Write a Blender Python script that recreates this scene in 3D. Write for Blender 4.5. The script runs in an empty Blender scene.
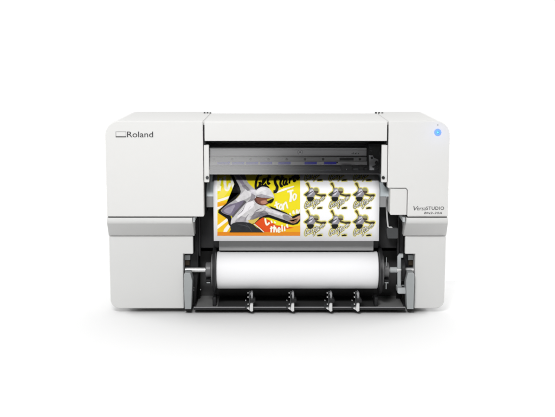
import bpy, bmesh, math, random
from mathutils import Vector, Matrix
random.seed(4)
S = bpy.context.scene
C = S.collection
R = math.radians

# ------------------------------------------------------------------ camera
# metres; the printer is 1 m wide, its front shell lies in the plane y = 0
F, TH, D = 1051.0, R(9.0), 3.032          # focal length in photo pixels (555 wide), tilt, distance
CX, CY = 277.4, 208.5
st, ct = math.sin(TH), math.cos(TH)
HC = 0.0
def ray(px, py):
    a, b = (px-CX)/F, (CY-py)/F
    return Vector((a, ct + b*st, -st + b*ct))
def z_at(py, Y, h):
    r = ray(CX, py); return h + r.z*(D+Y)/r.y
HC = 0.014 - z_at(308.5, 0.066, 0.0)      # the lower shells hang 14 mm above the floor
CAM = Vector((0, -D, HC))
def at(px, py, Y):                        # a point of the plane y = Y
    r = ray(px, py); return CAM + r*((D+Y)/r.y)
def X(px, py, Y): return at(px, py, Y).x
def Z(py, Y): return at(CX, py, Y).z

cam = bpy.data.cameras.new('camera'); co = bpy.data.objects.new('camera', cam); C.objects.link(co)
cam.sensor_width = 36; cam.lens = F/555*36; cam.clip_start = .05; cam.clip_end = 500
cam.shift_x = 0.0
co.location = CAM; co.rotation_euler = (R(90)-TH, 0, 0)
S.camera = co

# ------------------------------------------------------------------ materials
def mat(name, col, rough=.5, metal=0, spec=.3, noise=0, nscale=40, bump=0, bscale=300, emit=None, es=1, aniso=False):
    m = bpy.data.materials.new(name); m.use_nodes = True
    nt = m.node_tree; b = nt.nodes['Principled BSDF']
    b.inputs['Base Color'].default_value = (*col, 1)
    b.inputs['Roughness'].default_value = rough
    b.inputs['Metallic'].default_value = metal
    b.inputs['Specular IOR Level'].default_value = spec
    tc = nt.nodes.new('ShaderNodeTexCoord')
    if noise:
        n = nt.nodes.new('ShaderNodeTexNoise'); n.inputs['Scale'].default_value = nscale; n.inputs['Detail'].default_value = 4
        mp = nt.nodes.new('ShaderNodeMapping')
        if aniso: mp.inputs['Scale'].default_value = (.02, 1, 1)
        nt.links.new(tc.outputs['Object'], mp.inputs['Vector']); nt.links.new(mp.outputs['Vector'], n.inputs['Vector'])
        mx = nt.nodes.new('ShaderNodeMix'); mx.data_type = 'RGBA'
        mx.inputs['A'].default_value = (*[c*(1-noise) for c in col], 1)
        mx.inputs['B'].default_value = (*[min(1, c*(1+noise)) for c in col], 1)
        nt.links.new(n.outputs['Fac'], mx.inputs['Factor']); nt.links.new(mx.outputs['Result'], b.inputs['Base Color'])
    if bump:
        n2 = nt.nodes.new('ShaderNodeTexNoise'); n2.inputs['Scale'].default_value = bscale; n2.inputs['Detail'].default_value = 2
        bp = nt.nodes.new('ShaderNodeBump'); bp.inputs['Strength'].default_value = bump; bp.inputs['Distance'].default_value = .001
        nt.links.new(tc.outputs['Object'], n2.inputs['Vector'])
        nt.links.new(n2.outputs['Fac'], bp.inputs['Height']); nt.links.new(bp.outputs['Normal'], b.inputs['Normal'])
    if emit:
        b.inputs['Emission Color'].default_value = (*emit, 1); b.inputs['Emission Strength'].default_value = es
    return m
def srgb(h):
    h = h.lstrip('#'); v = [int(h[i:i+2], 16)/255 for i in (0, 2, 4)]
    return tuple(c/12.92 if c <= .04045 else ((c+.055)/1.055)**2.4 for c in v)

M = {}
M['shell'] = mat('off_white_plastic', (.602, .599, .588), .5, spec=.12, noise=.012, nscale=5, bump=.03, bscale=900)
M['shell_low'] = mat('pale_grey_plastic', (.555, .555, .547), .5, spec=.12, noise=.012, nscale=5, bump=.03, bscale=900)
M['seam'] = mat('seam_rubber', (.02, .02, .02), .7)
M['black'] = mat('black_plastic', (.012, .012, .013), .45, spec=.25, noise=.15, nscale=60)
M['black_soft'] = mat('matt_black_plastic', (.022, .022, .023), .6, spec=.2, noise=.15, nscale=60)
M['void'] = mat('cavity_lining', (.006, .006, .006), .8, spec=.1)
M['darkgrey'] = mat('dark_grey_plastic', (.05, .052, .054), .5, spec=.3, noise=.1)
M['steel'] = mat('brushed_steel', (.34, .34, .35), .38, .8, noise=.05, nscale=90, aniso=True)
M['rail'] = mat('rail_aluminium', (.52, .52, .53), .42, .3, noise=.05, nscale=120, aniso=True)
M['rail2'] = mat('dull_aluminium', (.36, .36, .365), .45, .35, noise=.05, nscale=120, aniso=True)
M['rail3'] = mat('pale_strip', (.62, .62, .625), .45, .2, noise=.08, nscale=120, aniso=True)
M['chrome'] = mat('bright_metal', (.74, .74, .74), .32, .5)
M['platen'] = mat('pale_blue_grey_plastic', (.40, .44, .455), .4, spec=.35)
M['apron'] = mat('grey_apron_plate', (.25, .25, .252), .5, spec=.25, noise=.05)
M['bracket'] = mat('blue_grey_bracket', (.285, .30, .303), .45, spec=.4, noise=.04)
M['bracket_pale'] = mat('pale_bracket', (.40, .42, .425), .45, spec=.35)
M['sideplate'] = mat('grey_side_plate', (.24, .24, .24), .42, .3, noise=.15, nscale=25)
M['sideplate_shaded'] = mat('shaded_side_plate', (.075, .075, .076), .42, .3, noise=.12, nscale=25)  # darker copy of the side plate grey, recess shade put into the colour
M['hub'] = mat('highlit_hub_plastic', (.13, .13, .132), .4, spec=.4)  # paler grey that puts hub and flange highlights into the colour
M['tray'] = mat('dark_tray_metal', (.055, .055, .056), .4, .3, noise=.2, nscale=20)
M['paper'] = mat('white_paper', (.78, .78, .79), .7, spec=.15)
M['roll'] = mat('white_roll_paper', (.75, .75, .76), .55, spec=.25)
M['blue'] = mat('blue_marker', (.03, .03, .80), .6, spec=.05)
M['logo'] = mat('dark_grey_ink', (.05, .05, .052), .5)
M['logo_mid'] = mat('mid_grey_ink', (.20, .20, .20), .5)
M['led'] = mat('blue_lamp', (.02, .1, .6), .3, emit=(.30, .54, 1.0), es=.72)
M['led_core'] = mat('cyan_lamp', (.1, .6, .9), .3, emit=(.16, .78, 1.0), es=1.0)
M['led_ring'] = mat('blue_ring', (.12, .2, .65), .4, emit=(.20, .30, .85), es=.6)
M['led_dark'] = mat('deep_blue', (.02, .10, .33), .4, emit=(.03, .26, .7), es=.5)
M['brown'] = mat('brown_spring', (.03, .02, .01), .6)
M['floor'] = mat('white_studio_floor', (.565, .565, .565), .8, spec=.1)

# glass of the cover window: clear sheet with a slightly blurred reflection
g = bpy.data.materials.new('clear_acrylic'); g.use_nodes = True
nt = g.node_tree; nt.nodes.clear()
o_ = nt.nodes.new('ShaderNodeOutputMaterial'); mx = nt.nodes.new('ShaderNodeMixShader')
tr = nt.nodes.new('ShaderNodeBsdfTransparent'); gl = nt.nodes.new('ShaderNodeBsdfGlossy')
tr.inputs['Color'].default_value = (.97, .97, .975, 1)
gl.inputs['Color'].default_value = (1, 1, 1, 1); gl.inputs['Roughness'].default_value = .18
mx.inputs['Fac'].default_value = .0052
nt.links.new(tr.outputs[0], mx.inputs[1]); nt.links.new(gl.outputs[0], mx.inputs[2]); nt.links.new(mx.outputs[0], o_.inputs['Surface'])
M['glass'] = g

# ------------------------------------------------------------------ helpers
def link(name, me, parent=None):
    o = bpy.data.objects.new(name, me); C.objects.link(o)
    if parent:
        o.parent = parent
        p = parent; off = Vector((0, 0, 0))
        while p: off += p.location; p = p.parent
        o.location = -off
    return o
def obj(name, bm, mats, parent=None, bevel=0, seg=3, smooth=True, angle=30):
    bmesh.ops.recalc_face_normals(bm, faces=bm.faces[:])
    me = bpy.data.meshes.new(name); bm.to_mesh(me); bm.free()
    for m in (mats if isinstance(mats, (list, tuple)) else [mats]): me.materials.append(M[m] if isinstance(m, str) else m)
    o = link(name, me, parent)
    if smooth:
        for p in me.polygons: p.use_smooth = True
        me.set_sharp_from_angle(angle=R(angle))
    if bevel:
        b = o.modifiers.new('edge', 'BEVEL'); b.width = bevel; b.segments = seg; b.limit_method = 'ANGLE'; b.angle_limit = R(35)
        b.harden_normals = True
    return o
def thing(name, label, cat, loc, group=None):
    o = bpy.data.objects.new(name, None); C.objects.link(o); o.location = loc; o.empty_display_size = .1
    o['label'] = label; o['category'] = cat
    if group: o['group'] = group
    return o
def prism(bm, pts, y0, y1, mi=0):                 # outline in x,z pushed from y0 to y1
    a = [bm.verts.new((x, y0, z)) for x, z in pts]; b = [bm.verts.new((x, y1, z)) for x, z in pts]
    n = len(pts); fs = [bm.faces.new(a), bm.faces.new(b[::-1])]
    for i in range(n): fs.append(bm.faces.new((a[i], b[i], b[(i+1) % n], a[(i+1) % n])))
    for f in fs: f.material_index = mi
def sweep_x(bm, pts, x0, x1, mi=0):               # outline in y,z pushed from x0 to x1
    a = [bm.verts.new((x0, y, z)) for y, z in pts]; b = [bm.verts.new((x1, y, z)) for y, z in pts]
    n = len(pts); fs = [bm.faces.new(a), bm.faces.new(b[::-1])]
    for i in range(n): fs.append(bm.faces.new((a[i], b[i], b[(i+1) % n], a[(i+1) % n])))
    for f in fs: f.material_index = mi
def box(bm, x0, x1, y0, y1, z0, z1, mi=0):
    prism(bm, [(x0, z0), (x1, z0), (x1, z1), (x0, z1)], y0, y1, mi)
def pbox(bm, p0, q0, p1, q1, Y, depth, mi=0):     # box whose front face in plane Y covers photo rectangle p0..p1, q0..q1
    qm = (q0+q1)/2
    box(bm, X(p0, qm, Y), X(p1, qm, Y), Y, Y+depth, Z(q1, Y), Z(q0, Y), mi)
def lathe_x(bm, prof, y, z, n=64, mi=0):          # profile of (x, radius) round the axis parallel to x through y,z
    rings = []
    for x, r in prof:
        rings.append([bm.verts.new((x, y + r*math.cos(2*math.pi*k/n), z + r*math.sin(2*math.pi*k/n))) for k in range(n)])
    fs = []
    for a, b in zip(rings, rings[1:]):
        for k in range(n): fs.append(bm.faces.new((a[k], a[(k+1) % n], b[(k+1) % n], b[k])))
    fs.append(bm.faces.new(rings[0])); fs.append(bm.faces.new(rings[-1][::-1]))
    for f in fs: f.material_index = mi
def lathe_y(bm, prof, x, z, n=32, mi=0):          # profile of (y, radius) round the axis parallel to y
    rings = [[bm.verts.new((x + r*math.cos(2*math.pi*k/n), y, z + r*math.sin(2*math.pi*k/n))) for k in range(n)] for y, r in prof]
    fs = []
    for a, b in zip(rings, rings[1:]):
        for k in range(n): fs.append(bm.faces.new((a[k], a[(k+1) % n], b[(k+1) % n], b[k])))
    fs.append(bm.faces.new(rings[0])); fs.append(bm.faces.new(rings[-1][::-1]))
    for f in fs: f.material_index = mi
def tube(bm, pts, r, n=10, mi=0):
    rings = []
    for i, p in enumerate(pts):
        d = (Vector(pts[min(i+1, len(pts)-1)]) - Vector(pts[max(i-1, 0)])).normalized()
        u = d.orthogonal().normalized() if i == 0 else (u - d*u.dot(d)).normalized()
        v = d.cross(u)
        rings.append([bm.verts.new(Vector(p) + r*(u*math.cos(2*math.pi*k/n) + v*math.sin(2*math.pi*k/n))) for k in range(n)])
    for a, b in zip(rings, rings[1:]):
        for k in range(n): bm.faces.new((a[k], a[(k+1) % n], b[(k+1) % n], b[k])).material_index = mi
    bm.faces.new(rings[0]).material_index = mi; bm.faces.new(rings[-1][::-1]).material_index = mi
def rounded(pts, radii, n=10):                    # outline with rounded corners
    out = []; N = len(pts)
    for i, (p, r) in enumerate(zip(pts, radii)):
        if not r: out.append(p); continue
        P = Vector(p); A = (Vector(pts[i-1])-P).normalized(); B = (Vector(pts[(i+1) % N])-P).normalized()
        half = A.angle(B)/2; t = r/math.tan(half); c = P + (A+B).normalized()*(r/math.sin(half))
        s = P + A*t; e = P + B*t
        a0 = math.atan2(s.y-c.y, s.x-c.x); a1 = math.atan2(e.y-c.y, e.x-c.x)
        da = (a1-a0+math.pi) % (2*math.pi) - math.pi
        for k in range(n+1):
            a = a0 + da*k/n; out.append((c.x + r*math.cos(a), c.y + r*math.sin(a)))
    return out
def text_bm(bm, s, p0, q0, p1, q1, Y, shear=0, mi=0, space=1.0, bold=0):
    """lettering raised 0.4 mm on plane Y, its outline box filling the photo rectangle"""
    cu = bpy.data.curves.new('lettering', 'FONT'); cu.body = s; cu.shear = shear; cu.space_character = space
    cu.offset = bold; cu.resolution_u = 6
    o = bpy.data.objects.new('lettering', cu); C.objects.link(o)
    dg = bpy.context.evaluated_depsgraph_get(); me = bpy.data.meshes.new_from_object(o.evaluated_get(dg))
    bpy.data.objects.remove(o); bpy.data.curves.remove(cu)
    xs = [v.co.x for v in me.vertices]; ys = [v.co.y for v in me.vertices]
    a, b = at(p0, q1, Y), at(p1, q0, Y)
    sx = (b.x-a.x)/(max(xs)-min(xs)); sz = (b.z-a.z)/(max(ys)-min(ys))
    vs = [bm.verts.new((a.x + (v.co.x-min(xs))*sx, Y-.0004, a.z + (v.co.y-min(ys))*sz)) for v in me.vertices]
    for p in me.polygons:
        try: bm.faces.new([vs[i] for i in p.vertices]).material_index = mi
        except ValueError: pass
    bpy.data.meshes.remove(me)

# ------------------------------------------------------------------ the setting
bm = bmesh.new()                             # a studio table top, the lit white room begins behind it
bm.faces.new([bm.verts.new(v) for v in ((-2.6, -5, 0), (2.6, -5, 0), (2.6, .5, 0), (-2.6, .5, 0))])
fl = obj('floor', bm, 'floor', smooth=False); fl['kind'] = 'structure'; fl['label'] = 'seamless white studio floor under the printer'

# ------------------------------------------------------------------ the printer
P = thing('inkjet_printer', 'wide off-white desktop inkjet printer with open front and blue power light', 'printer', (0, .2, 0))
DEEP = .40
XL = .5065                                    # half width of the lower shells
YL = .066                                     # plane of the recessed lower shells
zt = Z(121, 0); zs = Z(216.8, 0); XO = .5
def XI(px, py, Y): return X(px, py, Y)

# --- upper end housings
xl = X(203.3, 170, 0); xr = X(387.8, 170, 0)
bm = bmesh.new()
prism(bm, rounded([(-XO, zs), (xl, zs), (xl, zt), (-XO, zt)], [0, 0, 0, .042]), 0, DEEP)
hl = obj('end_housing', bm, 'shell', P, bevel=.0035)
bm = bmesh.new()
xn = X(407.6, 200, 0); zn = Z(188.2, 0)
prism(bm, rounded([(xr, zt), (xr, zn), (xn, zn), (xn, zs), (XO, zs), (XO, zt)], [0, 0, .009, 0, 0, .042]), 0, DEEP)
hr = obj('end_housing', bm, 'shell', P, bevel=.0035)
# faint panel joint across the right housing: a strip 0.4 mm proud
bm = bmesh.new()
box(bm, xn+.004, XO-.0035, -.0005, .002, zs+.0036, Z(204, 0))
obj('name_plate', bm, 'shell', hr, smooth=False)
# recessed small door beside the notch
bm = bmesh.new()
prism(bm, rounded([(X(390.2, 200, .006), Z(215, .006)), (xn-.0012, Z(215, .006)), (xn-.0012, zn-.0012), (X(390.2, 200, .006), zn-.0012)], [.004, 0, .008, .002]), .006, .10)
obj('access_door', bm, 'shell', hr, bevel=.002)
# maker's mark: flat box emblem and name
bm = bmesh.new(); Y = -.0003
def frame_px(x0, y0, x1, y1, mi): pbox(bm, x0, y0, x1, y1, -.0005, .001, mi)
frame_px(115.6, 136.3, 126.0, 137.4, 0)
frame_px(115.6, 131.6, 116.0, 136.2, 1); frame_px(125.6, 131.6, 126.0, 136.2, 1); frame_px(116.1, 131.6, 125.5, 132.0, 1)
obj('emblem', bm, ['logo', 'logo_mid'], hl, smooth=False)
bm = bmesh.new(); text_bm(bm, 'Roland', 127.0, 131.6, 153.0, 137.4, 0, bold=.008)
obj('lettering', bm, 'logo', hl, smooth=False)
bm = bmesh.new(); YN = -.0005
text_bm(bm, 'V', 413.2, 206.0, 418.2, 210.6, YN, shear=.25); text_bm(bm, 'ersa', 416.9, 207.6, 425.6, 210.3, YN, shear=.25)
text_bm(bm, 'STUDIO', 425.9, 206.5, 444.0, 209.9, YN, space=1.1, bold=.01)
text_bm(bm, 'BN2-20A', 424.0, 211.9, 442.0, 214.1, YN, shear=.2, space=1.08, bold=.012)
obj('lettering', bm, 'logo', hr, smooth=False)
# power button
pb = at(437.6, 132.4, 0); u = 1/F*(D)
bm = bmesh.new(); lathe_y(bm, [(.002, .0103), (-.0012, .0103), (-.0018, .0096), (-.0018, .0088)], pb.x, pb.z, 40)
pw = obj('power_button', bm, 'led_ring', hr)
bm = bmesh.new(); lathe_y(bm, [(-.0010, .0086), (-.0026, .0084), (-.0031, .0070)], pb.x, pb.z, 40); obj('lens', bm, 'led', pw)
bm = bmesh.new(); lathe_y(bm, [(-.0012, .0040), (-.0037, .0038)], pb.x+.0003, pb.z-.0003, 28); obj('lamp_rim', bm, 'led_dark', pw)
bm = bmesh.new(); lathe_y(bm, [(-.0012, .0028), (-.0043, .0025)], pb.x-.0004, pb.z, 28); obj('lamp', bm, 'led_core', pw)
q = at(437.7, 125.0, 0); bm = bmesh.new(); lathe_y(bm, [(.001, .0018), (-.0004, .0017)], q.x, q.z, 16); obj('indicator', bm, 'logo_mid', hr)

# --- the lip and undercut below each housing, and the recessed lower shells
zu = Z(224.6, 0); zb = Z(236, YL)
def lip(x0, x1):
    bm = bmesh.new()
    prof = [(.001, Z(217.9, 0)), (.0, Z(218.4, 0))]
    prof += [(0, zu+.012)]
    for k in range(1, 7):
        a = k/6*R(55); prof.append((.014*(1-math.cos(a)), zu+.012-.014*math.sin(a)))
    prof += [(YL+.003, zb), (DEEP, zb), (DEEP, Z(217.9, 0))]
    sweep_x(bm, prof, x0, x1)
    for v in bm.verts:
        if v.co.y > YL-.001 and abs(v.co.x) > XO-.001: v.co.x = math.copysign(XL, v.co.x)
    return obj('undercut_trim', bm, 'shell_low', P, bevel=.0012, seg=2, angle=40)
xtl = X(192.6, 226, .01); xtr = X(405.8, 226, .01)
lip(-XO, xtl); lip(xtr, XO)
for a, b in ((-XO+.004, xtl-.002), (xtr+.002, XO-.004)):
    bm = bmesh.new(); sweep_x(bm, [(.004, zs+.001), (.004, Z(218.2, 0)), (DEEP-.01, Z(218.2, 0)), (DEEP-.01, zs+.001)], a, b)
    obj('seam', bm, 'seam', P, smooth=False)
z0 = Z(308.5, YL)
xa, xb = X(193, 245, YL), X(183.4, 280, YL); zk = Z(254, YL)
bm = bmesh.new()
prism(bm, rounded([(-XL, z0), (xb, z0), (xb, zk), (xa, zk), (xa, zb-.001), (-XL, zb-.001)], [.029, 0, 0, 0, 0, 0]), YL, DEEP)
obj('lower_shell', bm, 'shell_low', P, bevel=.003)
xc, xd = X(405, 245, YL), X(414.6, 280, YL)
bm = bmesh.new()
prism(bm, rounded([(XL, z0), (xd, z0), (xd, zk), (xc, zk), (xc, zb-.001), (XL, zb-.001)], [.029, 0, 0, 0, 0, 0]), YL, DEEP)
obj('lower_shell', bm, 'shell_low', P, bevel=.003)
# small grey return beside each lip
bm = bmesh.new(); pbox(bm, 193.0, 217.6, 194.6, 222, .004, .1); obj('side_return', bm, 'bracket_pale', P, bevel=.001)
bm = bmesh.new(); pbox(bm, 402.6, 217.6, 405.2, 222, .004, .1); obj('side_return', bm, 'bracket_pale', P, bevel=.001)

# --- front cover: band, posts, clear window
c0, c1 = X(204.4, 130, 0), X(387.0, 130, 0)
bm = bmesh.new()
prof = [(0, Z(141, 0)), (0, zt-.006)]
for k in range(1, 7):
    a = k/6*R(90); prof.append((.006*(1-math.cos(a)), zt-.006+.006*math.sin(a)))
prof += [(.33, zt-.0005), (.33, zt-.03), (.02, zt-.022), (.012, Z(141, 0))]
sweep_x(bm, prof, c0, c1)
cover = obj('front_cover', bm, 'shell', P, bevel=.0012, seg=2)
for (a, b, scx) in ((203.9, 208.8, 207.2), (381.6, 387.2, 383.1)):
    bm = bmesh.new(); pbox(bm, a, 145.2, b, 182.4, .002, .02)
    o = obj('cover_post', bm, 'shell', cover, bevel=.0018)
    s = at(scx, 177.6, .002); bm = bmesh.new(); lathe_y(bm, [(.004, .0046), (-.0012, .0046), (-.002, .0036)], s.x, s.z, 24)
    obj('screw', bm, 'darkgrey' if a < 300 else 'black', o)
# raised inner edge of the left post
bm = bmesh.new(); a, b = at(205.4, 142.2, .016), at(386.9, 182.3, .004)
zc = Z(141.2, 0)-.0015
zw = Z(174.4, .006); f0 = [(.006, zw), (.044, zc), (.047, zc), (.009, zw)]
sweep_x(bm, f0, X(208.9, 160, .004), X(381.5, 160, .004))
obj('window', bm, 'glass', cover, smooth=False)
for a, b in ((xl+.0002, c0-.0004), (c1+.0004, xr-.0002)):
    bm = bmesh.new(); box(bm, a, b, .012, .325, zt-.012, zt-.0025); obj('gutter', bm, 'shell', P, smooth=False)
# hinges at the rear corners of the cover
for (a, b) in ((203.0, 211.8), (374.2, 383.8)):
    bm = bmesh.new(); zz = zt+.002; y = .325
    xa_, xb_ = X(a, 113, y), X(b, 113, y)
    n = 3
    for k in range(n):
        w = (xb_-xa_)/n
        lathe_x(bm, [(xa_+k*w+.002, .0034-.0006*k), (xa_+k*w+w*.8, .0034-.0006*k)], y, zt+.0012, 16)
    obj('hinge', bm, 'darkgrey', P)
    
# black stops at the foot of the joints
for (a, b) in ((203.5, 205.2), (386.0, 388.0)):
    bm = bmesh.new(); pbox(bm, a, 129, b, 145.0, .006, .05); obj('cover_stop', bm, 'black', P)

# --- cavity lining
xi0, xi1 = xl+.0012, xr-.0012
ztop = zt-.032
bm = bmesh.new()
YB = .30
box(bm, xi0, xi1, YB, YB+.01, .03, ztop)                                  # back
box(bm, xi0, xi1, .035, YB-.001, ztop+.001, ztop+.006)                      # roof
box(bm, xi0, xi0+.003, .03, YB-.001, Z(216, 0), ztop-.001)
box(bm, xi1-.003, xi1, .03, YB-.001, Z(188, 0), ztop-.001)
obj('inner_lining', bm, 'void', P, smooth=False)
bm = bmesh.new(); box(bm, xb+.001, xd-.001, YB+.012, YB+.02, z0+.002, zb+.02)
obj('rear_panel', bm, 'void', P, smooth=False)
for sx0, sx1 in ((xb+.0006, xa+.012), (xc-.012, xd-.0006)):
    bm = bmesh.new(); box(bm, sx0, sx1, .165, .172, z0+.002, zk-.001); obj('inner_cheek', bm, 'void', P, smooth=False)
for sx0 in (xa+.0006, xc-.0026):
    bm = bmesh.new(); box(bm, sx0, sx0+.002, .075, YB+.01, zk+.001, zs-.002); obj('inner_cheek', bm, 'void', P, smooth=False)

# --- carriage rail
YR = .19
def bar(name, q0, q1, m, Y=YR, p0=206, p1=366.5, depth=.02, parent=P, bev=.0008):
    bm = bmesh.new(); pbox(bm, p0, q0, p1, q1, Y, depth)
    return obj(name, bm, m, parent, bevel=bev, seg=2)
bar('top_beam', 141.5, 143.6, 'black', YR-.01, p1=380)
bar('rear_beam', 143.9, 147.6, 'black_soft', YR+.012, p1=380)
rail = bar('guide_rail', 148.0, 155.8, 'rail', YR)
bar('rail_groove', 155.9, 157.0, 'black', YR+.006, parent=rail)
bar('rail_ridge', 149.9, 150.4, 'rail2', YR-.002, parent=rail, depth=.003)
bar('rail_flange', 157.1, 161.3, 'rail2', YR-.004, parent=rail)
strip = bar('encoder_strip', 161.4, 165.0, 'rail3', YR-.007, p1=367, parent=P)
bar('strip_edge', 165.1, 166.2, 'black', YR-.004, parent=strip)
bar('lower_beam', 166.4, 169.6, 'darkgrey', YR-.012, p1=372)
bar('lower_lip', 169.9, 171.2, 'rail2', YR-.016, p0=222, p1=360)
bar('cutter_bar', 171.4, 174.6, 'black_soft', YR-.02, p0=206, p1=380)
bar('exit_shade_lip', 173.0, 174.6, 'black', .050, p0=211, p1=380.6, depth=.07)  # dark edge line, made deep to block light and shade the sheet's top
for a, b in ((217.3, 229.6), (232.1, 244.2), (246.1, 258), (260.1, 272), (278.2, 290.4), (304.4, 316.7), (324.1, 336.2)):
    bm = bmesh.new(); pbox(bm, a, 161.9, b, 164.4, YR-.008, .002); obj('blue_marker', bm, 'blue', strip, smooth=False)
bm = bmesh.new(); pbox(bm, 336.2, 161.9, 338.0, 163.2, YR-.008, .002); obj('marker_end', bm, 'black', strip, smooth=False)
for sx_ in (214, 232, 250.5, 268.5, 286.7, 304.9, 323, 359.7):
    s = at(sx_, 159.2, YR-.004); bm = bmesh.new(); lathe_y(bm, [(.19, .0038), (YR-.0065, .0038), (YR-.0075, .0028)], s.x, s.z, 18)
    obj('screw', bm, 'black', rail)
s = at(300, 152.2, YR); bm = bmesh.new()
for k in range(28):
    a0, a1 = [2*math.pi*(k+j*.8)/28 for j in (0, 1)]
    if -2.2 < math.atan2(math.sin(a0), math.cos(a0)) < -.9: continue
    bm.faces.new([bm.verts.new((s.x+r*math.cos(a), YR-.0006, s.z+r*math.sin(a))) for r, a in ((.0068, a0), (.0080, a0), (.0080, a1), (.0068, a1))])
lathe_y(bm, [(YR, .0026), (YR-.001, .0024)], s.x, s.z, 16)
obj('dial_mark', bm, 'logo', rail, smooth=False)
bm = bmesh.new()
for k, w in enumerate((1.2, .8, 1.5, .8, 1.0)): pbox(bm, 351.6+k*1.6, 153-.5*(k % 2), 351.6+k*1.6+w*.7, 154.1, YR-.0006, .001)
obj('rail_marking', bm, 'logo', rail, smooth=False)
bm = bmesh.new(); pbox(bm, 339.5, 157.9, 353.5, 160.6, YR-.0055, .002); obj('rail_slot', bm, 'black_soft', rail, bevel=.0006)

# print carriage parked at the right end
bm = bmesh.new(); pbox(bm, 368.6, 143.4, 380.8, 176, YR-.03, .07)
car = obj('print_carriage', bm, 'black_soft', P, bevel=.002)
bm = bmesh.new()
a = [(368.8, 155.2), (372.5, 155.2), (374.2, 158), (378.4, 159.5), (378.4, 163), (374.4, 165.2), (374.2, 170.5), (369.4, 170.5)]
prism(bm, [(X(p, q, YR-.034), Z(q, YR-.034)) for p, q in a], YR-.034, YR-.0305); obj('carriage_plate', bm, 'steel', car, bevel=.0006)
for p, q, r in ((371.2, 150.2, .0035), (371.6, 157.7, .0035), (373, 166.5, .003), (377, 168, .004), (376.2, 162.4, .005)):
    s = at(p, q, YR-.03); bm = bmesh.new(); lathe_y(bm, [(YR-.03, r), (YR-.0375, r), (YR-.0385, r*.7)], s.x, s.z, 18)
    obj('screw', bm, 'darkgrey' if q < 152 else 'black', car)
bm = bmesh.new(); pbox(bm, 341, 165.8, 352.4, 171.8, YR-.026, .02); cb = obj('sensor_block', bm, 'black', P, bevel=.0015)
s = at(346.4, 169.3, YR-.026); bm = bmesh.new(); lathe_y(bm, [(YR-.026, .0012), (YR-.0275, .001)], s.x, s.z, 12); obj('screw', bm, 'steel', cb)
bm = bmesh.new()
pbox(bm, 359, 166.4, 363.6, 172.2, YR-.024, .02); pbox(bm, 364.2, 168, 367.6, 173.4, YR-.028, .02); pbox(bm, 353, 168.2, 358.4, 171.4, YR-.022, .01, 1)
obj('cable_guide', bm, ['black', 'darkgrey'], P, bevel=.001)

# --- platen: the pale curved lip the sheet slides over
YS = .050                                      # plane in which the sheet hangs
YP = YS+.006
def platen_prof(off=0):
    pts = [(.16, Z(175.2, .12)), (.13, Z(176.0, .12))]
    ctrl = [(.115, Z(177.6, .11)), (.098, Z(181, .095)), (.076, Z(186, .075)), (.062, Z(191, .062)), (YP, Z(197, YP)), (YP, Z(207.5, YP))]
    return pts + ctrl
bm = bmesh.new()
pp = platen_prof(); zend = Z(196.5, YP)
up = [p for p in pp if p[1] > zend] 
sweep_x(bm, up + [(YP, zend), (.17, zend)], X(203.9, 190, .06), X(389.8, 190, .06))
obj('platen', bm, 'platen', P, angle=50)
bm = bmesh.new(); box(bm, X(203.9, 200, YP), X(386, 200, YP), YP+.001, .17, Z(207.3, YP), zend-.0006)
obj('platen_skirt', bm, 'apron', P, bevel=.001)

# --- apron plate behind the sheet, black blocks on both sides
YA = .085
bm = bmesh.new(); pbox(bm, 218.8, 208, 373.6, 250.6, YA, .006); obj('apron_plate', bm, 'apron', P, bevel=.001)
bm = bmesh.new(); pbox(bm, 196.0, 205, 219.5, 248.2, .12, .06); o = obj('side_block', bm, 'black_soft', P, bevel=.003)
bm = bmesh.new(); pbox(bm, 198.6, 205, 200.2, 256, .10, .019); pbox(bm, 213, 206, 215, 246, .11, .009); pbox(bm, 214.2, 240, 219.2, 247.6, .105, .014); obj('rib', bm, 'black', o, bevel=.001)
bm = bmesh.new(); pbox(bm, 372.8, 205, 402, 248.2, .12, .06); o = obj('side_block', bm, 'black_soft', P, bevel=.003)
bm = bmesh.new(); pbox(bm, 397.4, 205, 399.2, 256, .10, .019); pbox(bm, 373, 240, 378.4, 247.8, .105, .014); obj('rib', bm, 'black', o, bevel=.001)

# --- media lever: white wire with a dark grey grip
bm = bmesh.new()
tube(bm, [at(385.8, 196, .09), at(386.4, 208, .085), at(387.2, 220, .08), at(388.0, 226.6, .075), at(389.0, 227.3, .075), at(391.2, 227.2, .075), at(392.2, 228.4, .075)], .0024, 10)
lev = obj('media_lever', bm, 'chrome', P)
bm = bmesh.new(); prism(bm, rounded([tuple(at(p, q, .07).xz) for p, q in ((386.4, 228.2), (398.0, 228.2), (398.0, 238.6), (387.6, 238.6), (386.6, 233))], [.003]*5), .07, .10)
obj('grip', bm, 'darkgrey', lev, bevel=.0015)

# --- lower recess: side plates, tray
YD = .21
bm = bmesh.new(); pbox(bm, 199.4, 251, 219, 303, YD, .006); o = obj('side_plate', bm, 'sideplate_shaded', P, bevel=.001)
bm = bmesh.new(); pbox(bm, 373.4, 251, 400, 303, YD, .006); o = obj('side_plate', bm, 'sideplate_shaded', P, bevel=.001)
YT = .055; zl = Z(307.0, YT)
t0, t1 = X(193.6, 307, YT), X(405.4, 307, YT)
bm = bmesh.new()
box(bm, t0, t1, YT+.004, .30, zl-.010, zl-.0035)
tray = obj('base_tray', bm, 'tray', P, bevel=.001)
bm = bmesh.new(); box(bm, t0, t1, YT, YT+.0035, zl-.0025, zl+.0005)
obj('tray_edge', bm, 'steel', tray, smooth=False)
bm = bmesh.new(); box(bm, t0, t1, YT+.001, YT+.0035, zl-.009, zl-.003); 
obj('tray_front', bm, 'black_soft', tray, smooth=False)
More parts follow.
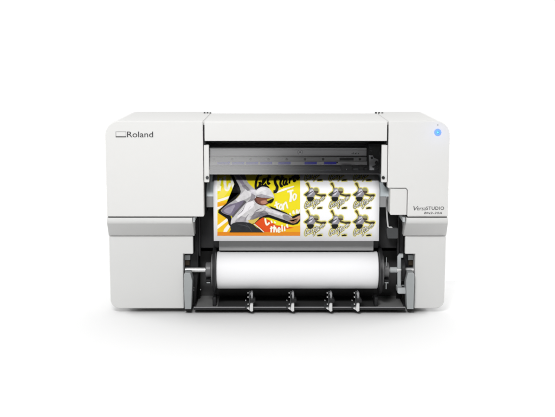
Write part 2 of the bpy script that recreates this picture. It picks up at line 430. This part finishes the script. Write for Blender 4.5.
# grey pads of the tray beside the roll, with their black stop blocks
for a, b, c, d in ((197.5, 218.6, 212.4, 216.0), (374.0, 401, 374.2, 378.0)):
    bm = bmesh.new(); xa_, xb_ = X(a, 300, .13), X(b, 300, .13)
    box(bm, xa_, xb_, YT+.006, .205, zl-.0034, zl-.0012); pd = obj('tray_pad', bm, 'sideplate', tray, bevel=.0006)
    bm = bmesh.new(); pbox(bm, c, 297.4, d, 306.6, YT+.012, .05); obj('stop_block', bm, 'black', tray, bevel=.003)
# dark back plate of the recess below the roll
bm = bmesh.new(); pbox(bm, 219.2, 262, 373.2, 303, YD, .004); obj('back_plate', bm, 'tray', P, smooth=False)

# --- media clamps on the tray edge
def clamp(px):
    dx = px-251.3
    A = lambda p, q, Y: at(p+dx, q, Y)
    bm = bmesh.new()
    pr = [tuple(A(p, q, YT-.010).xz) for p, q in ((250.0, 293.4), (251.6, 291.8), (252.8, 293), (252.8, 299.2), (250.6, 299.2), (250.8, 296))]
    prism(bm, pr, YT-.010, YT+.012)
    cl = obj('media_clamp', bm, 'steel', P, bevel=.0008)
    bm = bmesh.new(); prism(bm, [tuple(A(p, q, YT-.014).xz) for p, q in ((249.3, 310.0), (250.2, 304.0), (251.0, 302.8), (252.9, 302.8), (252.9, 311.2), (250.8, 311.6))], YT-.014, YT-.004)
    obj('white_tab', bm, 'chrome', cl, bevel=.0008)
    bm = bmesh.new(); prism(bm, [tuple(A(p, q, YT-.013).xz) for p, q in ((246.6, 308.2), (249.1, 307.2), (249.1, 310.0))], YT-.013, YT-.004)
    obj('hook', bm, 'chrome', cl)
    bm = bmesh.new(); prism(bm, rounded([tuple(A(p, q, YT-.022).xz) for p, q in ((250.0, 299.3), (255.2, 299.3), (255.2, 302.5), (250.0, 302.5))], [.002]*4), YT-.022, YT+.010)
    obj('knob', bm, 'black', cl, bevel=.0008)
    bm = bmesh.new(); prism(bm, [tuple(A(p, q, YT-.006).xz) for p, q in ((249.0, 292), (249.8, 292), (249.8, 307), (249.0, 307))], YT-.006, YT+.008); obj('guide_plate', bm, 'darkgrey', cl)
    for p, q, r in ((247.9, 293.1, .0016), (248.0, 297.2, .0018), (248.0, 304.3, .0018), (245.6, 300.6, .0012)):
        s = A(p, q, YT-.004); bm = bmesh.new(); lathe_y(bm, [(YT+.004, r), (YT-.004, r), (YT-.005, r*.6)], s.x, s.z, 14); obj('screw', bm, 'chrome', cl)
    bm = bmesh.new()
    a_, b_ = A(244.8, 306.9, YT), A(249.2, 306.9, YT)
    box(bm, a_.x, b_.x, YT-.004, YT+.03, zl-.001, zl+.002); 
    obj('foot_plate', bm, 'darkgrey', cl)
for px in (251.3, 292.5, 330.6, 357.7): clamp(px)

# --- roll holder arms, brackets, little windows
def mirror(px, left): return px if left else 598-px       # the two holders face each other across the roll
for left in (True, False):
    m_ = lambda p: mirror(p, left)
    def poly(bm, pts, Y, d, rad=None, mi=0):
        P_ = [tuple(at(m_(p), q, Y).xz) for p, q in pts]
        if not left: P_ = P_[::-1]
        r_ = rad or [0]*len(pts)
        if not left: r_ = r_[::-1]
        prism(bm, rounded(P_, r_), Y, Y+d, mi)
    # black swan-neck arm coming down from the frame to the bearing
    bm = bmesh.new()
    poly(bm, ((193.4, 222), (199.0, 216), (199.2, 250), (198.2, 259), (198.4, 270), (196.8, 288), (195.2, 306), (192.6, 306), (192.0, 285), (190.2, 270), (190.2, 257), (193.4, 251)), .112, .05)
    arm = obj('holder_arm', bm, 'black', P, bevel=.0025)
    bm = bmesh.new(); poly(bm, ((194.9, 218), (196.2, 218), (196.6, 250), (196.0, 262), (194.9, 250)), .107, .006)
    obj('arm_rib', bm, 'black_soft', arm, bevel=.001)
    # dark framed opening with grey and brown inside
    bm = bmesh.new(); poly(bm, ((183.3, 253.7), (191.6, 253.7), (191.6, 271), (183.3, 271)), .1135, .004)
    win = obj('bearing_recess', bm, 'black', P)
    bm = bmesh.new(); poly(bm, ((184.6, 255.2), (190.0, 255.2), (190.0, 260), (184.6, 260)), .104, .011); obj('grey_catch', bm, 'bracket_pale', win, bevel=.001)
    bm = bmesh.new(); poly(bm, ((184.9, 260.2), (189.6, 260.2), (189.6, 265.6), (184.9, 265.6)), .107, .008); 
    obj('spring', bm, 'brown', win, bevel=.002)
    # blue grey bracket below the shaft
    bm = bmesh.new()
    poly(bm, ((183.7, 275.2), (184.6, 272.9), (190.2, 272.9), (192.2, 281), (191.0, 309.2), (184.6, 309.2), (183.7, 282)), .045, .05, [.004, .003, .004, .01, .002, .002, .01])
    obj('holder_bracket', bm, 'bracket', P, bevel=.0025)
    bm = bmesh.new(); poly(bm, ((185.0, 308.6), (190.9, 308.6), (190.9, 311.2), (185.0, 311.2)), .062, .05); obj('foot', bm, 'seam', P, bevel=.002)
    bm = bmesh.new(); s0 = at(m_(194.8), 288, .075)
    for p, q in ((193.8, 287.8), (193.6, 290.0), (200.5, 289.6)):
        s = at(m_(p), q, .109); lathe_y(bm, [(.113, .0016), (.108, .0014)], s.x, s.z, 12)
    obj('screw', bm, 'steel', arm)
# extra feet, out of sight below the shells
for x in (-.40, .40):
    for y in (.22, .34):
        bm = bmesh.new(); lathe = [bm.verts.new((x+.018*math.cos(2*math.pi*k/24), y+.018*math.sin(2*math.pi*k/24), 0)) for k in range(24)]
        f = bm.faces.new(lathe); e = bmesh.ops.extrude_face_region(bm, geom=[f])
        for v in [v for v in e['geom'] if isinstance(v, bmesh.types.BMVert)]: v.co.z = z0+.001
        obj('foot', bm, 'seam', P)
# pale U bracket and black wheel at the right-hand holder only
bm = bmesh.new()
outer = [(397.4, 256.5), (399.0, 254.2), (403.2, 254.2), (403.2, 257.8), (401, 257.8), (401, 292), (397.4, 292)]
prism(bm, [tuple(at(p, q, .094).xz) for p, q in outer][::-1], .094, .11)
ub = obj('latch_bracket', bm, 'bracket_pale', P, bevel=.0015)
xs_, xe_ = X(397.4, 291, .066), X(408.2, 291, .066); zq = Z(288.0, .066)
bm = bmesh.new(); prism(bm, rounded([(xs_, zq), (xe_, zq), (xe_, Z(293.8, .066)), (xs_, Z(293.8, .066))], [0, 0, 0, .006]), .066, .112); sf = obj('shelf', bm, 'bracket_pale', ub, bevel=.0015)
bm = bmesh.new(); cx_, cy_ = (xs_+xe_)/2+.002, .083
ring = [bm.verts.new((cx_+.0045*math.cos(k*math.pi/12), cy_+.0045*math.sin(k*math.pi/12), zq+.0012)) for k in range(24)]
ring2 = [bm.verts.new((v.co.x, v.co.y, zq-.001)) for v in ring]; bm.faces.new(ring); bm.faces.new(ring2[::-1])
for k in range(24): bm.faces.new((ring[k], ring2[k], ring2[(k+1) % 24], ring[(k+1) % 24]))
obj('screw', bm, 'black', sf, smooth=False)
sp = at(CX, 269.9, .10); YC, ZC = sp.y, sp.z
# ------------------------------------------------------------------ media roll and its spindle
RX0, RX1 = X(217.2, 267, .10), X(377.2, 267, .10)
RR = .0566
M3 = thing('media_roll', 'thick white roll of blank media held between black discs', 'paper roll', (0, YC, ZC-RR))
prof = [(RX0, RR-.002), (RX0+.002, RR), (RX1-.002, RR), (RX1, RR-.002)]
bm = bmesh.new(); lathe_x(bm, prof, YC, ZC, 128); obj('paper_winding', bm, 'roll', M3, angle=40)
for a, b in ((RX0-.0012, RX0+.0005), (RX1-.0005, RX1+.0012)):
    bm = bmesh.new(); lathe_x(bm, [(a, .034), (b, .034)], YC, ZC, 48); obj('core', bm, 'brown', M3)

SPD = thing('roll_spindle', 'spindle with two black discs clamping the white media roll', 'spindle', (0, YC, ZC))
for sgn, xe in ((-1, RX0), (1, RX1)):
    bm = bmesh.new(); a = lambda d: xe + sgn*d
    pr = [(a(.0018), .064), (a(.004), .0705), (a(.009), .0715), (a(.012), .069), (a(.013), .058), (a(.013), .02)]
    lathe_x(bm, pr, YC, ZC, 80); fl_ = obj('flange', bm, 'black', SPD, angle=40)
    bm = bmesh.new(); lathe_x(bm, [(a(.0135), .050), (a(.0165), .048), (a(.0175), .040), (a(.0175), .02)], YC, ZC, 64); obj('dish', bm, 'hub', fl_, angle=40)  # paler than the flange, to carry its highlight
    bm = bmesh.new(); lathe_x(bm, [(a(.018), .021), (a(.020), .0235), (a(.033), .0235), (a(.035), .021)], YC, ZC, 40)
    hub = obj('hub', bm, 'hub', SPD, bevel=.0008)
    bm = bmesh.new(); box(bm, min(a(.018), a(.034)), max(a(.018), a(.034)), YC-.03, YC+.02, ZC-.036, ZC-.0236); obj('hub_clip', bm, 'black', hub, bevel=.002)
    def mark(x0, x1, y0, y1, z0, z1):
        bm = bmesh.new(); box(bm, min(x0, x1), max(x0, x1), y0, y1, z0, z1); obj('hub_marking', bm, 'bracket_pale', hub, smooth=False)
    mark(a(.020), a(.031), YC-.0312, YC-.0302, ZC-.034, ZC-.0315)
    if sgn > 0:
        mark(a(.0235), a(.0257), YC-.0312, YC-.0302, ZC-.052, ZC-.0342); mark(a(.0238), a(.0250), YC-.03, YC-.0288, ZC+.019, ZC+.045)

xs0 = X(184.8, 268, .10); xs1 = X(414.2, 268, .10)
bm = bmesh.new(); lathe_x(bm, [(xs0, .0058), (xs0+.001, .0070), (xs1-.001, .0070), (xs1, .0058)], YC, ZC, 32)
shaft = obj('shaft', bm, 'chrome', SPD, angle=40)
bm = bmesh.new(); lathe_x(bm, [(X(389.6, 268, .10), .0080), (X(389.9, 268, .10), .0090), (X(396.6, 268, .10), .0090), (X(396.9, 268, .10), .0070)], YC, ZC, 32); obj('collar', bm, 'bracket_pale', shaft)
bm = bmesh.new(); lathe_x(bm, [(X(400.6, 268, .10), .031), (X(401.0, 268, .10), .034), (X(404.0, 268, .10), .034), (X(404.4, 268, .10), .031)], YC, ZC, 48); obj('bearing_wheel', bm, 'black', shaft, bevel=.001)

# ------------------------------------------------------------------ the printed sheet
prof = []
for k in range(21):                              # a smooth bend from the feed slot into the hanging plane
    t = k/20
    prof.append((YS + .085*(1-math.sin(t*math.pi/2))**1.35, Z(173.6, .13) + (Z(193, YS)-Z(173.6, .13))*t))
prof.append((YS, Z(215, YS))); prof.append((YS, Z(240.9, YS)))
def on_sheet(px, py, lift=0):
    r = ray(CX, py); best = None
    for (ya, za), (yb, zb_) in zip(prof, prof[1:]):
        # ray: y = -D + r.y*s, z = HC + r.z*s
        dy, dz = yb-ya, zb_-za
        den = r.y*dz - r.z*dy
        if abs(den) < 1e-12: continue
        k = ((r.z*(ya+D)) - r.y*(za-HC))/den
        if -.02 <= k <= 1.02:
            y, z = ya+dy*k, za+dz*k
            n = Vector((0, dz, -dy)).normalized()
            if n.y > 0: n = -n
            s = (D+y)/r.y; x = (px-CX)/F*s
            if best is None or s < best[0]: best = (s, Vector((x, y, z)) + n*lift)
    if best is None:
        y, z = prof[0] if py < 180 else prof[-1]
        s = (D+y)/r.y; return Vector(((px-CX)/F*s, y, z))
    return best[1]
SHT = thing('printed_sheet', 'white printed sheet with a yellow dancer poster and rows of small stickers', 'printed sheet', (0, YS, Z(241, YS)))
xl_, xr_ = X(213.7, 240, YS), X(378.7, 240, YS)
bm = bmesh.new()
th = [(y+.0006, z-.0002) for y, z in prof]
ring = prof + th[::-1]
for j in range(len(prof)-1):
    a, b = prof[j], prof[j+1]
    n0 = 24
    for i in range(n0):
        x0_, x1_ = xl_+(xr_-xl_)*i/n0, xl_+(xr_-xl_)*(i+1)/n0
        bm.faces.new([bm.verts.new(v) for v in ((x0_, *a), (x1_, *a), (x1_, *b), (x0_, *b))])
bmesh.ops.remove_doubles(bm, verts=bm.verts[:], dist=1e-6)
sh = obj('paper', bm, 'paper', SHT, angle=60)
so = sh.modifiers.new('thickness', 'SOLIDIFY'); so.thickness = .0004; so.offset = -1

INK = {}
def ink(hexv):
    if hexv not in INK:
        c_ = srgb(hexv); hi, lo = max(c_), min(c_)
        plain = hi < .02 or lo/hi < .25 or lo > .78          # solid inks; the rest reproduce a photograph's mottle
        INK[hexv] = mat('ink_'+hexv.strip('#'), tuple(c*.80 for c in c_), .6, spec=.15, noise=0 if plain else .38, nscale=95)
    return INK[hexv]
class Art:
    """flat printed shapes, each a hair above the last, wrapped on the sheet"""
    def __init__(s, fx, lift=.0003, cut=(175, 240)): s.fx = fx; s.lift = lift; s.bm = bmesh.new(); s.m = []; s.cut = cut; s.clip = None
    def mi(s, h):
        if h not in s.m: s.m.append(h)
        return s.m.index(h)
    def add(s, b2, h):
        # clip to the visible print and cut at bend lines, then wrap
        for q in [174.4+.8*k for k in range(25)]:
            bmesh.ops.bisect_plane(b2, geom=b2.verts[:]+b2.edges[:]+b2.faces[:], plane_co=(0, q, 0), plane_no=(0, 1, 0))
        x0, x1, q0, q1 = s.clip
        for co_, no in (((x0, 0, 0), (-1, 0, 0)), ((x1, 0, 0), (1, 0, 0)), ((0, q0, 0), (0, -1, 0)), ((0, q1, 0), (0, 1, 0))):
            bmesh.ops.bisect_plane(b2, geom=b2.verts[:]+b2.edges[:]+b2.faces[:], plane_co=co_, plane_no=no, clear_outer=True)
        k = s.mi(h); vm = {v: s.bm.verts.new(on_sheet(v.co.x, v.co.y, s.lift+v.co.z)) for v in b2.verts}
        for f in b2.faces:
            try: s.bm.faces.new([vm[v] for v in f.verts]).material_index = k
            except ValueError: pass
        b2.free(); s.lift += .00003
    def poly(s, h, pts):
        b2 = bmesh.new(); vs = [b2.verts.new((*s.fx(*p), 0)) for p in pts]; f = b2.faces.new(vs)
        bmesh.ops.triangulate(b2, faces=[f]); s.add(b2, h)
    def smooth(s, h, pts, n=4):                   # closed Catmull-Rom outline
        out = []; N = len(pts)
        for i in range(N):
            p0, p1, p2, p3 = [Vector(pts[(i+j) % N]) for j in (-1, 0, 1, 2)]
            for k in range(n):
                t = k/n
                out.append(tuple(.5*((2*p1)+(p2-p0)*t+(2*p0-5*p1+4*p2-p3)*t*t+(3*p1-p0-3*p2+p3)*t**3)))
        s.poly(h, out)
    def stroke(s, h, pts, w, taper=0, n=6):
        P_ = [Vector(p) for p in pts]; out = []
        if len(P_) > 2:
            for i in range(len(P_)-1):
                p0, p1, p2, p3 = P_[max(i-1, 0)], P_[i], P_[i+1], P_[min(i+2, len(P_)-1)]
                for k in range(n):
                    t = k/n
                    out.append(.5*((2*p1)+(p2-p0)*t+(2*p0-5*p1+4*p2-p3)*t*t+(3*p1-p0-3*p2+p3)*t**3))
            out.append(P_[-1])
        else: out = P_
        L, Rr = [], []; N = len(out)
        for i, p in enumerate(out):
            d = (out[min(i+1, N-1)]-out[max(i-1, 0)])
            d = d.normalized() if d.length else Vector((1, 0))
            nn = Vector((-d.y, d.x)); ww = w/2*(1-taper*abs(2*i/(N-1)-1)) if N > 1 else w/2
            L.append(p+nn*ww); Rr.append(p-nn*ww)
        b2 = bmesh.new()
        l = [b2.verts.new((*s.fx(*p), 3e-5*i/N)) for i, p in enumerate(L)]; r = [b2.verts.new((*s.fx(*p), 3e-5*i/N)) for i, p in enumerate(Rr)]
        for i in range(N-1): b2.faces.new((l[i], l[i+1], r[i+1], r[i]))
        s.add(b2, h)
    def build(s, name, parent):
        me = bpy.data.meshes.new(name)
        s.bm.normal_update(); s.bm.to_mesh(me); s.bm.free()
        for h in s.m: me.materials.append(ink(h))
        return link(name, me, parent)

# --- the poster (traced in a 6.307 times enlargement whose corner is photo pixel 214,172)
fx = lambda x, y: (214+x/6.307, 172+y/6.307)
CL = (217.3, 300.1, 173.9, 235.8)
a = Art(fx); a.clip = CL
a.poly('#f1e021', [(18, 8), (545, 8), (545, 404), (18, 404)])
a.poly('#f2c01f', [(18, 190), (60, 182), (112, 188), (75, 218), (18, 232)])
a.poly('#f0a81f', [(18, 198), (60, 192), (95, 200), (60, 222), (18, 228)])
a.poly('#fbf6ea', [(18, 176), (150, 134), (152, 150), (18, 192)])
a.poly('#fbf6ea', [(18, 222), (62, 210), (62, 222), (18, 240)])
a.poly('#f2c220', [(18, 262), (98, 285), (104, 340), (110, 382), (18, 382)])
a.poly('#fbf6ea', [(18, 340), (92, 282), (98, 300), (18, 362)])
a.poly('#fbf6ea', [(62, 362), (98, 318), (104, 340), (78, 382), (58, 382)])
a.poly('#f6e45a', [(18, 150), (70, 80), (100, 110), (60, 160), (18, 170)])
for st_ in ([(40, 40), (34, 120)], [(66, 30), (72, 100), (88, 108), (112, 40)], [(112, 40), (122, 100), (140, 90)], [(22, 60), (20, 120)]):
    a.stroke('#f7f4e4', st_, 17)
for st_ in ([(52, 50), (44, 90)], [(98, 30), (100, 70)]): a.stroke('#d8d41c', st_, 12)
a.poly('#f3d81f', [(400, 355), (545, 300), (545, 382), (390, 382)])
a.poly('#efb01f', [(385, 352), (480, 346), (545, 336), (545, 384), (360, 384)])
a.poly('#e2511a', [(255, 325), (300, 284), (345, 302), (392, 335), (470, 345), (505, 352), (420, 364), (372, 384), (316, 384)])
a.poly('#e38a20', [(18, 378), (545, 378), (545, 404), (18, 404)])
poster = a.build('poster_print', SHT)

a = Art(fx, .0015); a.clip = CL
W_ = '#fbf8e6'
a.stroke(W_, [(385, 132), (440, 112), (505, 92)], 13, .5)                            # underline
for st_, w in (([(462, 125), (500, 116)], 11), ([(482, 122), (486, 150), (480, 188)], 15), ([(503, 140), (497, 158), (502, 176), (514, 168), (518, 146), (508, 138), (503, 142)], 10)):
    a.stroke(W_, st_, w)                                                             # To
for st_, w in (([(392, 186), (396, 215), (404, 242)], 13), ([(380, 212), (412, 198)], 9), ([(418, 206), (412, 224), (420, 236), (430, 222), (424, 204), (418, 206)], 9),
               ([(436, 240), (438, 198)], 10), ([(438, 210), (452, 190), (458, 206), (464, 230)], 10)): a.stroke(W_, st_, w)   # ton
for st_, w in (([(478, 258), (484, 276)], 9), ([(497, 262), (500, 244), (506, 266)], 9), ([(518, 262), (522, 238), (530, 262), (538, 236)], 9)): a.stroke(W_, st_, w)
a.build('white_lettering', poster); a = Art(fx, .0015); a.clip = CL
for st_, w in (([(322, 292), (326, 318), (334, 332), (350, 318)], 11), ([(360, 306), (366, 322)], 9), ([(380, 312), (388, 322)], 8)): a.stroke(W_, st_, w)
for st_, w in (([(362, 342), (360, 380)], 10), ([(352, 356), (392, 348)], 8), ([(380, 336), (378, 380)], 10), ([(380, 362), (390, 356), (394, 380)], 8), ([(402, 368), (416, 362), (410, 350), (402, 362), (406, 378), (418, 374)], 8),
               ([(428, 332), (430, 374)], 9), ([(444, 342), (446, 372)], 8), ([(458, 328), (464, 350)], 11)): a.stroke(W_, st_, w)
a.build('white_lettering', poster)

a = Art(fx, .0018); a.clip = CL
K = '#0d0c0d'
Gt = [([(300, 26), (286, 20), (270, 48), (262, 88), (268, 108), (282, 98), (292, 72)], 15), ([(280, 72), (298, 68)], 11),
      ([(304, 78), (318, 62), (324, 48), (312, 50), (304, 78), (312, 92), (328, 76)], 11), ([(350, 20), (338, 60), (342, 78), (352, 70)], 13), ([(330, 44), (360, 34)], 9)]
St = [([(412, 42), (398, 36), (384, 54), (388, 78), (398, 98), (390, 122), (374, 124)], 18), ([(432, 24), (418, 70), (422, 92), (432, 86)], 14), ([(410, 50), (442, 38)], 10),
      ([(460, 50), (444, 50), (436, 76), (446, 84), (458, 56), (456, 80), (466, 76)], 11), ([(474, 76), (478, 42), (480, 52), (496, 34)], 11),
      ([(514, 18), (502, 46), (504, 62), (516, 54)], 12), ([(494, 34), (520, 24)], 8), ([(518, 42), (532, 32), (526, 22), (516, 38), (526, 50), (540, 36)], 9)]
for p_, w in Gt+St: a.stroke(K, p_, w)
a.build('black_lettering', poster)

a = Art(fx, .0024); a.clip = (*CL[:3], 231.95)
# heavy black shadow outline, then the dancer in pale hood and jacket
a.poly(K, [(90, 8), (130, 8), (172, 60), (186, 80), (168, 132), (134, 170), (40, 240), (60, 252), (104, 274), (112, 300), (106, 345), (92, 330), (86, 296), (26, 256), (28, 240), (78, 196), (158, 132), (128, 80), (112, 40)])
a.poly(K, [(236, 128), (262, 100), (292, 86), (330, 84), (350, 100), (300, 112), (266, 132), (246, 150)])
a.poly(K, [(290, 268), (345, 266), (395, 284), (440, 300), (490, 322), (520, 316), (545, 286), (545, 304), (527, 326), (497, 334), (470, 328), (430, 316), (390, 301), (345, 286), (305, 286), (278, 304), (250, 328)])
a.poly(K, [(345, 212), (382, 226), (455, 256), (492, 280), (536, 260), (545, 262), (545, 274), (495, 294), (450, 268), (375, 242)])
a.smooth('#aeacae', [(118, 8), (188, 18), (214, 72), (268, 122), (262, 152), (240, 168), (206, 188), (166, 218), (130, 264), (106, 274), (44, 248), (84, 206), (134, 172), (166, 134), (160, 96)])
a.poly('#8f8798', [(120, 8), (150, 12), (182, 62), (198, 92), (190, 112), (172, 80)])
a.poly('#6f6a70', [(150, 12), (190, 16), (205, 52), (196, 60), (172, 38)])
a.smooth('#766e82', [(46, 248), (84, 210), (140, 194), (186, 178), (176, 204), (132, 262), (106, 272)])
a.smooth('#9f99a8', [(60, 246), (90, 222), (132, 206), (120, 236), (100, 262)])
a.poly('#d6d4d6', [(134, 176), (170, 138), (200, 110), (238, 130), (236, 150), (196, 172), (150, 188)])
a.smooth('#cbc9ca', [(240, 160), (266, 184), (310, 204), (346, 224), (348, 242), (322, 270), (286, 288), (256, 306), (214, 318), (170, 314), (124, 324), (106, 332), (112, 290), (136, 256), (172, 212), (206, 182)])
a.smooth('#ece9ec', [(212, 192), (240, 180), (254, 200), (240, 226), (205, 248), (170, 276), (146, 288), (160, 258), (186, 224)])
a.smooth('#b3b0b2', [(322, 222), (372, 234), (420, 252), (462, 266), (492, 286), (480, 312), (440, 300), (395, 285), (345, 268), (312, 270)])
a.poly('#dcd8dc', [(330, 226), (380, 240), (440, 266), (430, 276), (360, 256), (322, 246)])
a.smooth('#b78d70', [(478, 286), (500, 292), (536, 274), (545, 276), (542, 292), (520, 316), (496, 323), (472, 308)])
a.poly('#8d6247', [(474, 304), (500, 310), (530, 292), (520, 314), (496, 322)])
a.poly('#8b878b', [(256, 252), (322, 244), (342, 262), (300, 280), (258, 303), (218, 313), (232, 288)])
a.poly('#a5a2a6', [(140, 300), (172, 276), (206, 288), (200, 312), (128, 322)])
a.poly('#6d696f', [(300, 258), (340, 258), (344, 266), (300, 280), (266, 298), (262, 286)])
a.poly('#807c82', [(176, 92), (196, 84), (226, 110), (214, 122)])
a.smooth('#56332c', [(248, 150), (272, 156), (345, 156), (374, 164), (356, 190), (304, 210), (262, 190)])
a.poly('#d5d1d8', [(228, 112), (262, 112), (266, 158), (252, 172), (238, 166)])
a.smooth('#d6d5d7', [(252, 128), (276, 108), (308, 96), (346, 106), (372, 138), (378, 166), (345, 162), (298, 160), (264, 150)])
a.poly('#a39fa5', [(262, 146), (300, 138), (372, 158), (376, 166), (345, 163), (298, 161)])
a.smooth('#7d4d3e', [(258, 166), (298, 162), (346, 166), (352, 182), (336, 196), (306, 207), (284, 198), (268, 186)])
a.smooth('#bb8570', [(296, 182), (326, 178), (340, 190), (316, 202), (296, 196)])
a.poly('#5b3430', [(244, 160), (262, 166), (276, 190), (262, 186)])
a.smooth(K, [(334, 182), (372, 164), (374, 180), (357, 196), (338, 192)])
a.poly('#c9b53c', [(332, 172), (368, 160), (374, 164), (336, 184)])
for p_, w in (([(300, 226), (272, 240), (254, 252)], 5), ([(316, 240), (286, 262), (262, 280)], 4), ([(196, 208), (178, 244), (150, 270)], 4), ([(232, 214), (214, 236)], 4), ([(222, 262), (202, 286), (194, 306)], 4),
              ([(248, 268), (226, 286)], 4), ([(170, 280), (152, 304)], 4), ([(268, 196), (250, 206)], 4), ([(196, 84), (214, 104)], 4), ([(372, 244), (356, 264)], 3), ([(420, 258), (410, 280)], 3)):
    a.stroke('#77737a', p_, w, .8)
a.poly('#5f5b61', [(132, 250), (176, 204), (190, 178), (206, 188), (170, 226), (138, 262), (118, 288), (110, 276)])
a.poly('#77737a', [(258, 286), (300, 268), (312, 272), (262, 302), (226, 314), (236, 300)])
a.poly('#8f8b90', [(236, 132), (262, 148), (256, 170), (236, 182), (210, 190), (232, 164)])
a.poly('#8a8689', [(430, 268), (470, 276), (484, 300), (470, 306), (440, 296)])
a.poly('#e9e7e8', [(262, 124), (284, 108), (318, 102), (330, 112), (296, 124), (270, 138)])
for p_, w in (([(310, 246), (290, 256)], 5), ([(262, 262), (232, 280)], 5)): a.stroke('#544c59', p_, w, .8)
a.smooth('#2b2d2f', [(104, 336), (130, 318), (180, 314), (222, 320), (244, 328), (268, 348), (312, 382), (114, 382), (106, 362)])
a.stroke('#46484a', [(150, 330), (190, 336), (230, 352)], 5, .7); a.stroke('#46484a', [(200, 326), (222, 350), (240, 376)], 4, .7)
a.poly('#d5bd5c', [(214, 302), (250, 298), (288, 282), (280, 296), (256, 320), (240, 326), (222, 318)])
a.stroke('#f6efe0', [(252, 326), (286, 352), (320, 384)], 5)
a.build('dancer_figure', poster)

# --- the stickers, all alike: one mesh shape, three columns, two full rows and the foot of a third
def sticker(i, j):
    ox, oy = 303+24.45*i, 178+27.25*j
    f2 = lambda x, y: (ox+x/12.65, oy+y/12.65)
    a = Art(f2, .0003); a.clip = (215, 378, 174.2, 240.3)
    Yh = '#efe486'
    ARM = [(38, 76), (58, 60), (72, 74), (86, 120), (98, 140), (76, 142), (66, 112)]
    TAIL = [(12, 210), (44, 184), (80, 160), (90, 190), (56, 230), (34, 226)]
    COAT = [(74, 142), (108, 128), (146, 146), (166, 184), (152, 212), (130, 242), (52, 242), (68, 192)]
    REACH = [(158, 192), (215, 206), (286, 206), (280, 234), (236, 238), (205, 228), (160, 216)]
    HEAD = [(126, 150), (150, 128), (186, 132), (198, 160), (190, 186), (160, 192)]
    SEAT = [(52, 244), (126, 240), (134, 266), (108, 296), (68, 294), (54, 272)]
    LET = [([(26+(x-262)*.98, 304+(y-20)*.86-(x-262)*.12) for x, y in p_], w) for p_, w in Gt] + \
          [([(122+(x-374)*.90, 278+(y-20)*.98-(x-374)*.30) for x, y in p_], w) for p_, w in St]
    for q_ in (ARM, TAIL, COAT, REACH, HEAD, SEAT): a.stroke(Yh, q_+q_[:2], 26, 0, 4)
    for p_, w in LET: a.stroke(Yh, p_, w*.7+26)
    a.stroke(Yh, [(172, 380), (250, 376)], 34)
    a.smooth('#665b30', ARM); a.smooth('#454834', TAIL); a.smooth('#8f8d94', COAT)
    a.poly('#cfccd4', [(92, 150), (124, 142), (132, 170), (100, 214), (70, 226)])
    a.poly('#45434c', [(60, 196), (120, 164), (126, 172), (64, 210)])
    a.smooth('#4f4930', [(158, 192), (215, 206), (286, 206), (280, 234), (236, 238), (205, 228), (160, 216)])
    a.poly('#3d3428', [(240, 214), (284, 210), (276, 232), (250, 236)])
    a.smooth('#98966c', [(126, 150), (150, 128), (186, 132), (198, 160), (176, 168), (146, 160)])
    a.smooth('#54453a', [(138, 162), (170, 166), (194, 168), (190, 186), (164, 192), (144, 182)])
    a.smooth('#191a18', [(52, 244), (126, 240), (134, 266), (108, 296), (68, 294), (54, 272)])
    a.poly('#4a4022', [(138, 330), (158, 322), (156, 360), (142, 352)])
    for p_, w in LET: a.stroke('#4a473b', p_, w*.75+9)
    for p_, w in LET: a.stroke('#e6e4d8', p_, w*.58)
    a.poly('#1c190f', [(176, 376), (216, 366), (246, 372), (236, 386), (182, 390)])
    o = a.build('sticker_print', SHT)
for j in (-1, 0, 1):
    for i in range(3): sticker(i, j)

# ------------------------------------------------------------------ light: white studio, soft box in front on the left, plus added fill and floor lamps
W = bpy.data.worlds.new('World'); S.world = W; W.use_nodes = True
wn = W.node_tree; bg = wn.nodes['Background']       # white cove behind, dimmer room in front
tc = wn.nodes.new('ShaderNodeTexCoord'); sx = wn.nodes.new('ShaderNodeSeparateXYZ'); mr = wn.nodes.new('ShaderNodeMapRange')
mr.interpolation_type = 'SMOOTHSTEP'
mr.inputs['From Min'].default_value = -.65; mr.inputs['From Max'].default_value = .0; mr.inputs['To Min'].default_value = .15; mr.inputs['To Max'].default_value = 1.06
wn.links.new(tc.outputs['Generated'], sx.inputs[0]); wn.links.new(sx.outputs['Y'], mr.inputs['Value']); wn.links.new(mr.outputs[0], bg.inputs['Strength'])
bg.inputs['Color'].default_value = (1, 1, 1, 1)
def area(name, loc, target, w, h, power, col=(1, 1, 1)):
    l = bpy.data.lights.new(name, 'AREA'); l.shape = 'RECTANGLE'; l.size = w; l.size_y = h; l.energy = power; l.color = col
    o = bpy.data.objects.new(name, l); C.objects.link(o); o.location = loc
    o.rotation_euler = (Vector(target)-Vector(loc)).to_track_quat('-Z', 'Y').to_euler(); return o
area('key_softbox', (-.5, -2.4, 2.1), (-.1, 0, .35), .95, .5, 80)
area('added_fill', (1.5, -2.3, 2.1), (.1, 0, .35), .8, .6, 9)  # unseen lamp added to fill the key light's shadow
for sd in (-1, 1): area('added_floor_light', (sd*2.0, .5, .62), (sd*.7, .35, 0), 1.4, .5, 34 if sd < 0 else 47)  # unseen lamps added to brighten the floor on both sides
pl = bpy.data.lights.new('lamp_glow', 'POINT'); pl.energy = .010; pl.color = (.25, .35, 1); pl.shadow_soft_size = 0
po = bpy.data.objects.new('lamp_glow', pl); C.objects.link(po); po.location = (pb.x, -.032, pb.z)

S.view_settings.view_transform = 'Standard'; S.view_settings.look = 'None'
S.view_settings.exposure = 0; S.view_settings.gamma = 1
S.render.film_transparent = False
S.cycles.filter_width = 1.8
S.cycles.max_bounces = 10; S.cycles.transparent_max_bounces = 12
